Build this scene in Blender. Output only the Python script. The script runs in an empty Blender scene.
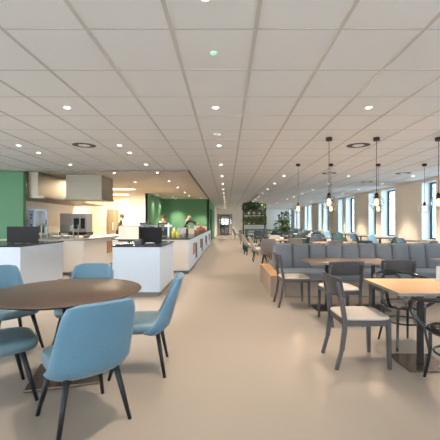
import bpy, bmesh, math, random
from mathutils import Vector, Matrix
random.seed(7)
C = bpy.context.scene.collection
R = math.radians
PI = math.pi
ORD = ['first', 'second', 'third', 'fourth', 'fifth', 'sixth', 'seventh', 'eighth', 'ninth', 'tenth',
       'eleventh', 'twelfth', 'thirteenth', 'fourteenth', 'fifteenth', 'sixteenth', 'seventeenth', 'eighteenth']

# ---------------------------------------------------------------- materials
def srgb(c):
    return tuple(((x / 255) / 12.92 if x / 255 <= 0.04045 else ((x / 255 + 0.055) / 1.055) ** 2.4) for x in c)

def mat(name, rgb, rough=0.5, metal=0.0, noise=0.0, scale=20.0, bump=0.0, coat=0.0, rvar=0.0, stretch=None, spec=0.5, sheen=0.0):
    m = bpy.data.materials.new(name)
    m.use_nodes = True
    nt = m.node_tree
    b = nt.nodes['Principled BSDF']
    col = srgb(rgb)
    b.inputs['Base Color'].default_value = (*col, 1)
    b.inputs['Roughness'].default_value = rough
    b.inputs['Metallic'].default_value = metal
    b.inputs['Specular IOR Level'].default_value = spec
    b.inputs['Coat Weight'].default_value = coat
    b.inputs['Sheen Weight'].default_value = sheen
    if noise or bump or rvar:
        tc = nt.nodes.new('ShaderNodeTexCoord')
        mp = nt.nodes.new('ShaderNodeMapping')
        nt.links.new(tc.outputs['Object'], mp.inputs['Vector'])
        if stretch:
            mp.inputs['Scale'].default_value = stretch
        n = nt.nodes.new('ShaderNodeTexNoise')
        n.inputs['Scale'].default_value = scale
        n.inputs['Detail'].default_value = 6
        nt.links.new(mp.outputs['Vector'], n.inputs['Vector'])
        if noise:
            r = nt.nodes.new('ShaderNodeValToRGB')
            r.color_ramp.elements[0].position = 0.3
            r.color_ramp.elements[1].position = 0.7
            r.color_ramp.elements[0].color = (*[c * (1 - noise) for c in col], 1)
            r.color_ramp.elements[1].color = (*[min(1, c * (1 + noise)) for c in col], 1)
            nt.links.new(n.outputs['Fac'], r.inputs['Fac'])
            nt.links.new(r.outputs['Color'], b.inputs['Base Color'])
        if bump:
            bp = nt.nodes.new('ShaderNodeBump')
            bp.inputs['Strength'].default_value = bump
            bp.inputs['Distance'].default_value = 0.01
            nt.links.new(n.outputs['Fac'], bp.inputs['Height'])
            nt.links.new(bp.outputs['Normal'], b.inputs['Normal'])
        if rvar:
            mr = nt.nodes.new('ShaderNodeMapRange')
            mr.inputs['To Min'].default_value = max(0, rough - rvar)
            mr.inputs['To Max'].default_value = rough + rvar
            nt.links.new(n.outputs['Fac'], mr.inputs['Value'])
            nt.links.new(mr.outputs['Result'], b.inputs['Roughness'])
    return m

def emis(name, rgb, strength):
    m = bpy.data.materials.new(name)
    m.use_nodes = True
    b = m.node_tree.nodes['Principled BSDF']
    b.inputs['Base Color'].default_value = (0, 0, 0, 1)
    b.inputs['Emission Color'].default_value = (*srgb(rgb), 1)
    b.inputs['Emission Strength'].default_value = strength
    return m

def glass(name, rgb=(255, 255, 255), base=0.0, rough=0.02, gl=1.0):
    m = bpy.data.materials.new(name)
    m.use_nodes = True
    nt = m.node_tree
    nt.nodes.remove(nt.nodes['Principled BSDF'])
    out = nt.nodes['Material Output']
    t = nt.nodes.new('ShaderNodeBsdfTransparent')
    t.inputs['Color'].default_value = (*srgb(rgb), 1)
    g = nt.nodes.new('ShaderNodeBsdfGlossy')
    g.inputs['Roughness'].default_value = rough
    f = nt.nodes.new('ShaderNodeFresnel')
    f.inputs['IOR'].default_value = 1.45
    ma = nt.nodes.new('ShaderNodeMath')
    ma.operation = 'MULTIPLY_ADD'
    ma.inputs[1].default_value = gl
    ma.inputs[2].default_value = base
    ma.use_clamp = True
    nt.links.new(f.outputs[0], ma.inputs[0])
    mx = nt.nodes.new('ShaderNodeMixShader')
    nt.links.new(ma.outputs[0], mx.inputs[0])
    nt.links.new(t.outputs[0], mx.inputs[1])
    nt.links.new(g.outputs[0], mx.inputs[2])
    nt.links.new(mx.outputs[0], out.inputs['Surface'])
    return m

def wood(name, rgb, amt=0.12, rough=0.4, stretch=(3, 30, 30)):
    return mat(name, rgb, rough, noise=amt, scale=1.6, bump=0.03, stretch=stretch)

M = dict(
    floor=mat('poured_resin_floor', (146, 134, 122), 0.27, spec=0.5),
    ceil=mat('ceiling_tile_white', (240, 238, 235), 0.9, noise=0.006, scale=40, bump=0.04),
    ceilk=mat('kitchen_plaster_ceiling', (238, 228, 212), 0.9),
    tbar=mat('ceiling_bar_metal', (200, 196, 190), 0.4, metal=0.15),
    dtrim=mat('ceiling_edge_profile', (120, 112, 100), 0.5),
    beige=mat('beige_plaster', (236, 221, 200), 0.85, noise=0.02, scale=3),
    cream=mat('cream_plaster', (240, 233, 222), 0.85),
    kwall=mat('kitchen_panel_cream', (236, 218, 198), 0.35),
    green=mat('green_paint', (86, 130, 95), 0.7, noise=0.02, scale=2),
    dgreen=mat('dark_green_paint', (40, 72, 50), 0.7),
    white=mat('white_reveal', (236, 238, 240), 0.5),
    cabw=mat('white_cabinet_laminate', (198, 208, 219), 0.35),
    cabs=mat('cream_cabinet_laminate', (224, 214, 204), 0.35),
    plinth=mat('grey_plinth', (120, 116, 112), 0.5),
    blackt=mat('black_stone_worktop', (34, 34, 38), 0.18, noise=0.1, scale=80),
    black=mat('black_metal', (16, 16, 18), 0.5, spec=.35),
    blackp=mat('black_plastic', (30, 31, 35), 0.4),
    blk_panel=mat('black_screen_panel', (20, 20, 24), 0.7, spec=.3),
    steel=mat('brushed_steel', (138, 129, 114), 0.42, metal=0.7, noise=0.04, scale=6, stretch=(1, 1, 40)),
    lsteel=mat('pale_steel', (196, 186, 174), 0.4, metal=0.1),
    steelt=mat('steel_worktop', (160, 155, 148), 0.28, metal=0.85, noise=0.05, scale=5),
    steeld=mat('dark_steel', (92, 92, 90), 0.35, metal=0.7),
    frame=mat('anthracite_window_frame', (34, 38, 46), 0.4),
    winglass=glass('window_glass', (228, 240, 246), 0.0, 0.01, 0.7),
    guard=glass('guard_glass', (246, 250, 248), 0.0, 0.02, .35),
    globe=glass('globe_glass', (252, 252, 250), 0.01, 0.02, 0.3),
    blue=mat('blue_leatherette', (74, 111, 132), 0.42, noise=0.05, scale=60, bump=0.05, sheen=0.1),
    blueseat=mat('blue_leatherette_with_reflection', (86, 110, 120), 0.45, noise=0.05, scale=60, bump=0.05),  # the shell's blue, greyed to paint in the ceiling's reflection on the seats
    leg=mat('black_lacquered_wood', (20, 21, 25), 0.5, spec=.35),
    rtop=wood('smoked_wood_top', (80, 62, 50), 0.08, 0.45, (2, 18, 18)),
    rbase=mat('bronze_base_plate', (84, 66, 54), 0.25, metal=0.35),
    redge=mat('black_table_edge', (30, 30, 38), 0.4),
    grey=mat('grey_stained_wood', (62, 59, 60), 0.5, noise=0.06, scale=4, stretch=(1, 1, 12)),
    pad=mat('oatmeal_fabric', (178, 165, 152), 0.85, noise=0.08, scale=150, bump=0.1),
    booth=mat('grey_blue_booth_fabric', (95, 102, 110), 0.75, noise=0.07, scale=120, bump=0.1, sheen=0.15),
    oak=wood('light_oak', (204, 154, 102), 0.08, 0.4, (3, 22, 22)),
    oakd=wood('oak_base_panel', (152, 131, 112), 0.06, 0.45),
    boothwall=mat('taupe_base_panel', (146, 130, 116), 0.55),
    walnut=wood('walnut_veneer_top', (104, 81, 65), 0.12, 0.35, (2, 22, 22)),
    edge=mat('grey_table_edge', (120, 116, 112), 0.5),
    bent=mat('black_bentwood', (20, 20, 23), 0.22),
    bentseat=mat('dark_veneer_seat', (58, 50, 48), 0.25),
    cane=mat('light_cane_seat', (150, 128, 112), 0.5, noise=0.15, scale=90),
    cab_teal=mat('dark_teal_metal', (30, 70, 66), 0.4),
    cteal=mat('teal_upholstery', (66, 104, 108), 0.6),
    cgreen=mat('bottle_green_upholstery', (52, 76, 66), 0.6),
    cnavy=mat('slate_blue_upholstery', (54, 70, 84), 0.6),
    clight=mat('pale_blue_upholstery', (128, 172, 190), 0.6),
    cmid=mat('mid_blue_upholstery', (74, 112, 134), 0.6),
    cgrey=mat('warm_grey_upholstery', (128, 124, 124), 0.6),
    cwhite=mat('off_white_upholstery', (172, 166, 158), 0.6),
    leaf=mat('leaf_green', (84, 110, 62), 0.55, noise=0.3, scale=6),
    leafo=mat('olive_leaf', (124, 130, 84), 0.55, noise=0.3, scale=6),
    leafd=mat('dark_leaf', (54, 74, 46), 0.5, noise=0.3, scale=6),
    bark=mat('bark', (96, 76, 58), 0.8, noise=0.2, scale=15),
    soil=mat('potting_soil', (50, 40, 34), 0.95),
    pot=mat('grey_plant_pot', (110, 106, 100), 0.6),
    potw=mat('pale_plant_pot', (190, 182, 172), 0.6),
    skin=mat('skin', (206, 160, 134), 0.55),
    hairb=mat('brown_hair', (84, 54, 40), 0.6),
    cblack=mat('black_cloth', (30, 31, 35), 0.85),
    cwhitec=mat('white_cloth', (214, 206, 196), 0.85),
    trous=mat('charcoal_trousers', (46, 46, 52), 0.85),
    red=mat('red_apple_skin', (186, 44, 46), 0.3, noise=0.15, scale=8),
    yellow=mat('yellow_liquid', (226, 206, 70), 0.3),
    china=mat('white_china', (226, 214, 200), 0.25),
    wicker=mat('wicker', (172, 120, 84), 0.7, noise=0.2, scale=50),
    lamp=emis('spot_lamp_lens', (255, 240, 222), 14),
    bulb=emis('filament_bulb', (255, 186, 124), 8),
    panel=emis('light_panel', (255, 238, 210), 5),
    scr=emis('monitor_screen', (250, 240, 214), 1.3),
    led=emis('green_led', (90, 255, 150), 2.2),
    rose=mat('bronze_fitting', (52, 42, 38), 0.35, metal=0.6),
    ground=mat('pale_ground', (232, 234, 234), 0.9),
    niche=mat('niche_wood', (160, 112, 80), 0.5),
    void=mat('dark_niche', (40, 40, 44), 0.6),
    green_chair=mat('dark_green_stool', (32, 62, 56), 0.5),
    glassd=glass('door_glass', (226, 230, 230), 0.06),
)

# ---------------------------------------------------------------- mesh helpers
class MB:
    def __init__(s):
        s.bm = bmesh.new()
        s.mi = 0
    def _tag(s, old):
        for f in s.bm.faces:
            if f not in old:
                f.material_index = s.mi
    def box(s, x0, x1, y0, y1, z0, z1, rz=0, c=None, bev=0.0, seg=2):
        n0 = set(s.bm.faces)
        r = bmesh.ops.create_cube(s.bm, size=1)
        vs = r['verts']
        for v in vs:
            v.co = Vector(((x0 + x1) / 2 + v.co.x * (x1 - x0), (y0 + y1) / 2 + v.co.y * (y1 - y0), (z0 + z1) / 2 + v.co.z * (z1 - z0)))
        if rz:
            cc = Vector(c) if c else Vector(((x0 + x1) / 2, (y0 + y1) / 2, 0))
            bmesh.ops.rotate(s.bm, verts=vs, cent=cc, matrix=Matrix.Rotation(rz, 3, 'Z'))
        if bev:
            es = list({e for v in vs for e in v.link_edges})
            bmesh.ops.bevel(s.bm, geom=es, offset=bev, segments=seg, profile=0.5, affect='EDGES')
        s._tag(n0)
        return s
    def bar(s, p, q, w, h=None, w2=None, h2=None, up=(0, 0, 1)):
        p, q = Vector(p), Vector(q)
        h = h or w
        w2 = w2 or w
        h2 = h2 or h
        d = (q - p).normalized()
        u = Vector(up)
        if abs(d.dot(u)) > 0.95:
            u = Vector((1, 0, 0))
        a = d.cross(u).normalized()
        b = a.cross(d).normalized()
        vs = []
        for c0, ww, hh in ((p, w, h), (q, w2, h2)):
            for i, j in ((-1, -1), (1, -1), (1, 1), (-1, 1)):
                vs.append(s.bm.verts.new(c0 + a * i * ww / 2 + b * j * hh / 2))
        for f in ((0, 1, 2, 3), (7, 6, 5, 4), (0, 4, 5, 1), (1, 5, 6, 2), (2, 6, 7, 3), (3, 7, 4, 0)):
            fc = s.bm.faces.new([vs[i] for i in f])
            fc.material_index = s.mi
        return s
    def tube(s, pts, r, n=8, closed=False, r2=None):
        pts = [Vector(p) for p in pts]
        m = len(pts)
        rings = []
        prev = None
        for i, p in enumerate(pts):
            if closed:
                d = (pts[(i + 1) % m] - pts[i - 1]).normalized()
            else:
                d = (pts[min(i + 1, m - 1)] - pts[max(i - 1, 0)]).normalized()
            if prev is None:
                u = Vector((0, 0, 1)) if abs(d.z) < 0.9 else Vector((1, 0, 0))
                a = d.cross(u).normalized()
            else:
                a = (prev - d * prev.dot(d)).normalized()
            prev = a
            b = d.cross(a)
            rr = r if r2 is None else r + (r2 - r) * i / (m - 1)
            rings.append([s.bm.verts.new(p + (a * math.cos(t * 2 * PI / n) + b * math.sin(t * 2 * PI / n)) * rr) for t in range(n)])
        for i in range(m if closed else m - 1):
            A, B = rings[i], rings[(i + 1) % m]
            for t in range(n):
                f = s.bm.faces.new((A[t], A[(t + 1) % n], B[(t + 1) % n], B[t]))
                f.smooth = True
                f.material_index = s.mi
        if not closed:
            for q in (rings[0][::-1], rings[-1]):
                f = s.bm.faces.new(q)
                f.material_index = s.mi
        return s
    def lathe(s, prof, c=(0, 0, 0), n=24, smooth=True):
        c = Vector(c)
        rings = []
        for r, z in prof:
            if r < 1e-5:
                rings.append([s.bm.verts.new(c + Vector((0, 0, z)))])
            else:
                rings.append([s.bm.verts.new(c + Vector((r * math.cos(t * 2 * PI / n), r * math.sin(t * 2 * PI / n), z))) for t in range(n)])
        for A, B in zip(rings, rings[1:]):
            for t in range(n):
                if len(A) == 1 and len(B) == 1:
                    continue
                if len(A) == 1:
                    q = (A[0], B[(t + 1) % n], B[t])
                elif len(B) == 1:
                    q = (A[t], A[(t + 1) % n], B[0])
                else:
                    q = (A[t], A[(t + 1) % n], B[(t + 1) % n], B[t])
                f = s.bm.faces.new(q)
                f.smooth = smooth
                f.material_index = s.mi
        return s
    def ball(s, c, r, sx=1, sy=1, sz=1, u=12, v=8):
        old = set(s.bm.faces)
        r_ = bmesh.ops.create_uvsphere(s.bm, u_segments=u, v_segments=v, radius=r)
        for w in r_['verts']:
            w.co = Vector((w.co.x * sx, w.co.y * sy, w.co.z * sz)) + Vector(c)
        for f in s.bm.faces:
            if f not in old:
                f.smooth = True
                f.material_index = s.mi
        return s
    def grid(s, fn, nu, nv):
        vs = [[s.bm.verts.new(fn(i / (nu - 1), j / (nv - 1))) for j in range(nv)] for i in range(nu)]
        for i in range(nu - 1):
            for j in range(nv - 1):
                f = s.bm.faces.new((vs[i][j], vs[i + 1][j], vs[i + 1][j + 1], vs[i][j + 1]))
                f.smooth = True
                f.material_index = s.mi
        return s
    def build(s, name, mats, parent=None, smooth=False, loc=None):
        bmesh.ops.recalc_face_normals(s.bm, faces=s.bm.faces)
        me = bpy.data.meshes.new(name)
        s.bm.to_mesh(me)
        s.bm.free()
        if not isinstance(mats, (list, tuple)):
            mats = [mats]
        for k in mats:
            me.materials.append(M[k] if isinstance(k, str) else k)
        if smooth:
            for p in me.polygons:
                p.use_smooth = True
        o = bpy.data.objects.new(name, me)
        C.objects.link(o)
        if parent:
            o.parent = parent
        if loc:
            o.location = loc
        return o

def tag(o, label=None, cat=None, group=None, kind=None):
    if label: o['label'] = label
    if cat: o['category'] = cat
    if group: o['group'] = group
    if kind: o['kind'] = kind
    return o

def thing(name, label, cat, loc=(0, 0, 0), rz=0, group=None, kind=None):
    o = bpy.data.objects.new(name, None)
    C.objects.link(o)
    o.location = loc
    o.rotation_euler = (0, 0, rz)
    return tag(o, label, cat, group, kind)

KIDS = {}
def copy_tree(o, parent=None):
    c = o.copy()
    C.objects.link(c)
    c.parent = parent
    for ch in [k for k in bpy.data.objects if k.parent == o]:
        copy_tree(ch, c)
    return c

class Proto:
    """first placement moves the prototype itself, the next ones copy it with all its parts"""
    def __init__(s, root):
        s.root, s.used = root, False
    def put(s, loc, rz=0, label=None, group=None, cat=None):
        r = copy_tree(s.root) if s.used else s.root
        s.used = True
        r.location = loc
        r.rotation_euler = (0, 0, rz)
        tag(r, label, cat, group)
        return r

def structure(name, mb, m, label=None, smooth=False):
    o = mb.build(name, m, smooth=smooth)
    return tag(o, label, None, None, 'structure')

def lathe_pts_arc(x0, y0, r, a0, a1, n):
    return [(x0 + r * math.cos(a0 + (a1 - a0) * i / n), y0 + r * math.sin(a0 + (a1 - a0) * i / n)) for i in range(n + 1)]

def smooth_path(ps, n=6):
    out = []
    ps = [Vector(p) for p in ps]
    for i in range(len(ps) - 1):
        p0, p1, p2, p3 = ps[max(i - 1, 0)], ps[i], ps[i + 1], ps[min(i + 2, len(ps) - 1)]
        for k in range(n):
            t = k / n
            out.append(0.5 * ((2 * p1) + (-p0 + p2) * t + (2 * p0 - 5 * p1 + 4 * p2 - p3) * t * t + (-p0 + 3 * p1 - 3 * p2 + p3) * t ** 3))
    out.append(ps[-1])
    return out

CZ = 2.817          # ceiling height
XW = 6.8            # window wall

# ---------------------------------------------------------------- the shell
structure('floor', MB().box(-10, XW + 0.4, -3.3, 42, -0.15, 0), 'floor', 'smooth beige poured floor of the whole restaurant')
structure('ceiling', MB().box(-10, -1.06, -3.3, 9.53, CZ, CZ + 0.15).box(-1.06, XW + 0.4, -3.3, 42, CZ, CZ + 0.15), 'ceil', 'white suspended tile ceiling')
structure('ceiling_kitchen', MB().box(-10, -1.06, 9.53, 42, CZ + 0.001, CZ + 0.15), 'ceilk', 'smooth plaster ceiling over the open kitchen')
g = MB()
for k in range(-15, 12):
    x = -0.419 + 0.64 * k
    if x > XW: continue
    y1 = 9.53 if x < -1.1 else 37.3
    g.box(x - 0.016, x + 0.016, -3, y1, CZ - 0.004, CZ)
for k in range(-8, 50):
    y = 2.578 + 0.696 * k
    x0 = -10 if y < 9.5 else -1.06
    g.box(x0, XW, y - 0.008, y + 0.008, CZ - 0.0015, CZ)
structure('trim_1', g, 'tbar', 'thin metal grid bars between the ceiling tiles')
structure('trim_2', MB().box(-10, -1.04, 9.50, 9.56, CZ - 0.03, CZ).box(-1.10, -1.04, 9.56, 21.4, CZ - 0.03, CZ), 'dtrim', 'dark profile around the kitchen ceiling')
structure('trim_3', MB().box(1.60, 1.64, 17.5, 30, CZ - 0.05, CZ), 'dtrim', 'dark ceiling track over the plant rack')

# window wall (right): piers, sill and lintel with pairs of deep windows
pairs = []
for k in range(-3, 6):
    b = 13.72 + 4.42 * k
    pairs.append((b, b + 1.24))
    pairs.append((b + 1.74, b + 2.55))
pairs = [p for p in pairs if p[0] > -3 and p[1] < 41]
w = MB()
WT = 0.38
w.box(XW, XW + WT, -3, 42, 0, 0.74)
w.box(XW, XW + WT, -3, 42, 2.74, CZ + 0.05)
edges = [-3] + [v for p in pairs for v in p] + [42]
for a, b in zip(edges[::2], edges[1::2]):
    w.box(XW, XW + WT, a, b, 0.74, 2.74)
structure('wall_right', w, 'beige', 'beige window wall with narrow piers')
for i, (a, b) in enumerate(pairs):
    e = thing('window_%d' % (i + 1), '%s tall narrow window in the beige wall' % (ORD[i] if i < len(ORD) else 'last'), None, (XW, a, 0.74), 0, None, 'structure')
    L, H = b - a, 2.0
    t = 0.012
    MB().box(0, WT - .06, 0, t, 0, H).box(0, WT - .06, L - t, L, 0, H).box(0, WT - .06, 0, L, H - t, H).box(-0.03, WT - .06, -0.0, L, 0, 0.025).build('reveal', 'white', e)
    f = MB()
    x0, x1, fw = WT - 0.10, WT - 0.03, 0.055
    f.box(x0, x1, t, t + fw, 0.025, H - t).box(x0, x1, L - t - fw, L - t, 0.025, H - t).box(x0, x1, t, L - t, H - t - fw, H - t).box(x0, x1, t, L - t, 0.025, 0.025 + fw)
    f.build('window_frame', 'frame', e)
    MB().box(WT - 0.07, WT - 0.062, t + fw, L - t - fw, 0.025 + fw, H - t - fw).build('pane', 'winglass', e)

# wall behind the camera: a glazed front
w = MB()
w.box(-10.1, XW + WT, -3.3, -3, 0, 0.85).box(-10.1, XW + WT, -3.3, -3, 2.2, CZ)
for k in range(8):
    x = -10 + 2.4 * k
    w.box(x - 0.1, x + 0.1, -3.3, -3, 0.8, 2.3)
structure('wall_back', w, 'cream', 'glazed front wall opposite the kitchen')
structure('wall_left', MB().box(-10.2, -10, -3.3, 0.3, 0, CZ).box(-10.2, -10, 0.3, 6.5, 0, .4).box(-10.2, -10, 0.3, 6.5, 2.6, CZ).box(-10.2, -10, 6.5, 19.5, 0, CZ), 'cream', 'side wall beyond the tables')
structure('ground', MB().box(-60, 90, -60, 110, -3.6, -3.5), 'ground', 'pale ground outside')

# kitchen shell
structure('wall_green_left', MB().box(-10, -5.78, 9.67, 9.80, 0, CZ), 'green', 'green painted wall left of the steel hood')
structure('wall_kitchen', MB().box(-6.62, -6.5, 9.80, 16.4, 0, CZ), 'kwall', 'cream panelled kitchen wall behind the ovens')
structure('wall_kitchen_block', MB().box(-8, -5.93, 16.4, 16.75, 0, CZ), 'kwall', 'cream wall end beside the steel fridge')
structure('wall_kitchen_rear', MB().box(-9, -4.84, 19.2, 19.35, 0, CZ), 'kwall', 'cream rear wall of the kitchen')
structure('wall_kitchen_pier', MB().box(-4.9, -3.96, 17.1, 19.2, 0, CZ), 'cream', 'broad cream pier next to the green side wall')
structure('wall_green_side', MB().box(-4.08, -3.95, 17.1, 21.4, 0, CZ), 'green', 'green side wall with two light cones')
structure('wall_green_rear', MB().box(-4.08, -1.10, 21.4, 21.55, 0, CZ), 'green', 'green wall behind the serving counters')
structure('wall_green_aisle', MB().box(-1.22, -1.09, 21.4, 22.6, 0, CZ).box(-1.22, -1.09, 22.6, 26.4, 2.3, CZ).box(-1.22, -1.09, 26.4, 31, 0, CZ), 'green', 'green wall along the aisle with a dark opening')
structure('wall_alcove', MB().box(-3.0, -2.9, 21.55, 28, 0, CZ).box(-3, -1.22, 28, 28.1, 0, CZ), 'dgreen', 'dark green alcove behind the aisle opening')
structure('wall_aisle_end', MB().box(-1.22, -1.09, 31, 37.3, 0, CZ), 'cream', 'pale wall at the end of the aisle')
w = MB()
w.box(-1.09, -1.0, 37.3, 37.45, 0, CZ).box(-1.0, 0.62, 37.3, 37.45, 2.26, CZ).box(0.62, XW + 0.1, 37.3, 37.45, 0, CZ)
structure('wall_far', w, 'cream', 'cream end wall with the glazed door')
structure('wall_corridor', MB().box(-1.6, 1.4, 41.6, 41.75, 0, CZ).box(-1.6, -1.5, 37.45, 41.6, 0, CZ).box(1.4, 1.5, 37.45, 41.75, 0, CZ), 'cream', 'corridor walls seen through the far door')
d = thing('door_1', 'black framed glass door at the end of the aisle', None, (0, 37.3, 0), 0, None, 'structure')
MB().box(-.66, -.56, 0, .08, 0, 2.16).box(.24, .34, 0, .08, 0, 2.16).box(-.66, .34, 0, .08, 2.06, 2.16).box(-.66, .34, 0, .08, 0, .14).build('door_frame', 'frame', d)
MB().box(-.56, .24, .03, .04, .14, 2.06).build('pane', 'glassd', d)
MB().bar((.18, -.05, .9), (.18, -.05, 1.3), .025).bar((.18, -.05, .92), (.18, .03, .92), .02).bar((.18, -.05, 1.28), (.18, .03, 1.28), .02).build('door_handle', 'steel', d)
sg = MB()
for x in (-1.0, -.72, .40, .58):
    sg.box(x, x + .04, 0, .06, 0, 2.26)
sg.box(-1.0, .62, 0, .06, 2.20, 2.26)
sg.build('side_frame', 'pot', d)
MB().box(-.96, -.72, .025, .035, 0, 2.2).box(.44, .58, .025, .035, 0, 2.2).build('side_pane', 'glassd', d)
t = thing('corridor_cabinet', 'dark low cabinet behind the far glass door', 'cabinet', (-.25, 40.6, 0))
MB().box(-.5, .5, -.2, .2, 0.05, 1.1, bev=.01).build('body', 'void', t)
MB().box(-.46, -.01, -.215, -.2, 0.1, 1.05).build('door', 'plinth', t)
MB().box(.01, .46, -.215, -.2, 0.1, 1.05).build('door', 'plinth', t)

structure('baseboard_right', MB().box(XW - .012, XW, -3, 37.3, 0, .08), 'white', 'white baseboard under the windows')

# ---------------------------------------------------------------- ceiling fittings
def downlight_proto():
    r = thing('downlight', 'x', 'ceiling light')
    MB().lathe([(.036, 0), (.05, 0), (.052, -.004), (.049, -.008), (.040, -.006), (.036, 0)], n=20).build('trim_ring', 'white', r)
    MB().lathe([(0, -.013), (.02, -.012), (.034, -.008), (.037, -.003)], n=20).build('lens', 'lamp', r)
    return r
dl = Proto(downlight_proto())
spots = {}
def spot(loc, power, cone=110, blend=0.9, col=(1, .84, .66), aim=None, size=.04, name='lamp'):
    key = (power, cone, blend, col, size)
    if key not in spots:
        ld = bpy.data.lights.new(name, 'SPOT')
        ld.energy, ld.spot_size, ld.spot_blend, ld.color, ld.shadow_soft_size = power, R(cone), blend, col, size
        spots[key] = ld
    o = bpy.data.objects.new(name, spots[key])
    C.objects.link(o)
    o.location = loc
    if aim:
        o.rotation_euler = Vector(aim).to_track_quat('-Z', 'Y').to_euler()
    return o
WARM = (1.0, .88, .74)
rows = [
    (-3.94, [4.33, 6.45, 7.13, 8.58], 'outer left row near the kitchen', 165),
    (-2.03, [4.33, 6.45, 7.13, 8.58, 9.98, 12.0, 14.2, 16.5, 18.6], 'row over the till counters', 165),
    (-3.3, [10.0, 12.3], 'pair over the cooking island', 165),
    (-3.1, [19.6, 20.8], 'added pair brightening the green rear wall', 230),  # unseen spots, added because the green rear wall came out too dark
    (-1.55, [20.6], 'corner, added to brighten the green rear wall', 230),  # another unseen spot, added to lift the green wall's corner
    (-.14, [2.2 + 2.13 * k for k in range(17)] + [38.6, 40.4], 'aisle row with two added corridor spots', 165),  # last two hang in the corridor, added to lighten the view through the door
    (1.81, [4.33, 10.7, 12.8, 14.95, 17.0, 19.2, 21.4, 23.5, 27.8, 32], 'row beside the aisle on the seating side', 200),
    (3.83, [10.7, 12.8, 15.1, 17.2, 19.3, 21.4, 25.6, 30], 'middle row over the seating', 210),
    (5.87, [10.7, 12.8, 15.1, 17.2, 19.3, 23.5, 27.8], 'row nearest the windows', 165),
]
for x, ys, desc, pw in rows:
    for i, y in enumerate(ys):
        o = dl.put((x, y, CZ - .001), 0, 'recessed spot, %s from the camera in the %s' % (ORD[min(i, 17)], desc), 'recessed ceiling spots')
        s = spot((0, 0, -.02), pw * (1.9 if y > 16 else 1.4 if y > 9 else 1.0) * (1.7 if x > 5 else 1.0), 68 if x > 5 else 84, .3 if x > 5 else .6, WARM)
        s.parent = o

for i, y in enumerate((18.3, 20.1)):
    o = dl.put((-3.72, y, CZ - .001), 0, 'recessed spot grazing the green side wall, %s' % ('nearer one' if i == 0 else 'farther one'), 'green wall spots')
    s = spot((0, 0, -.02), 60, 50, .4, (1, .9, .62), size=.02)
    s.parent = o

for i, (x, y) in enumerate(((-4.65, 14.9), (-5.4, 17.8), (-5.3, 12.9))):
    t = thing('ceiling_light_panel', ['rectangular warm ceiling panel in front of the kitchen passage', 'rectangular warm ceiling panel at the kitchen rear wall', 'rectangular ceiling panel hidden beside the long steel hood'][i], 'light panel', (x, y, CZ), 0, 'kitchen light panels')
    f = MB()
    f.box(-.62, .62, -.32, -.30, -.012, 0).box(-.62, .62, .30, .32, -.012, 0).box(-.62, -.60, -.3, .3, -.012, 0).box(.60, .62, -.3, .3, -.012, 0)
    f.build('frame', 'white', t)
    MB().box(-.6, .6, -.3, .3, -.008, -.001).build('diffuser', 'panel', t)
    ld = bpy.data.lights.new('lamp', 'AREA'); ld.shape = 'RECTANGLE'; ld.size = 1.15; ld.size_y = .55
    ld.energy = 300; ld.color = (1, .82, .58)
    lo = bpy.data.objects.new('lamp', ld); C.objects.link(lo); lo.parent = t; lo.location = (0, 0, -.02)

def diffuser_proto():
    r = thing('ceiling_air_vent', 'x', 'air diffuser')
    MB().lathe([(.235, -.001), (.262, -.001), (.265, -.005), (.245, -.010), (.215, -.004)], n=40).build('outer_ring', 'ceil', r)
    MB().lathe([(.0, -.002), (.218, -.002)], n=40).build('dark_slot', 'void', r)
    MB().lathe([(.0, -.010), (.10, -.010), (.11, -.006), (.0, -.004)], n=40).build('core_disc', 'ceil', r)
    b = MB()
    for q in range(10):
        a = q * 2 * PI / 10
        b.bar((.11 * math.cos(a), .11 * math.sin(a), -.005), (.216 * math.cos(a + .3), .216 * math.sin(a + .3), -.005), .012, .006)
    b.build('vanes', 'steeld', r)
    return r
ad = Proto(diffuser_proto())
for x, y, l in ((-2.7, 6.45, 'round ceiling air diffuser on the kitchen side'), (2.50, 6.45, 'round ceiling air diffuser between the pendant lamps'),
                (3.05, 10.1, 'round ceiling air diffuser behind the double pendant'), (5.25, 10.1, 'round ceiling air diffuser near the window wall'),
                (5.05, 12.25, 'small looking far round air diffuser before the windows')):
    ad.put((x, y, CZ), 0, l, 'round air diffusers')
t = thing('smoke_detector', 'small white ceiling detector with a glowing green light', 'smoke detector', (-.11, 2.94, CZ))
MB().lathe([(.0, -.02), (.02, -.02), (.03, -.014), (.034, 0)], n=24).build('housing', 'ceil', t)
MB().ball((0, -.02, -.018), .014).build('indicator', 'led', t)
t = thing('smoke_detector', 'plain white ceiling detector farther along the aisle', 'smoke detector', (-.16, 5.64, CZ))
MB().lathe([(.0, -.03), (.04, -.03), (.06, -.014), (.065, 0)], n=24).build('housing', 'white', t)
t = thing('ceiling_grille', 'short dark slot grille above the far door', 'grille', (-.85, 35.2, CZ))
MB().box(-.35, .35, -.06, .06, -.01, 0).build('slot', 'void', t)

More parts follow.
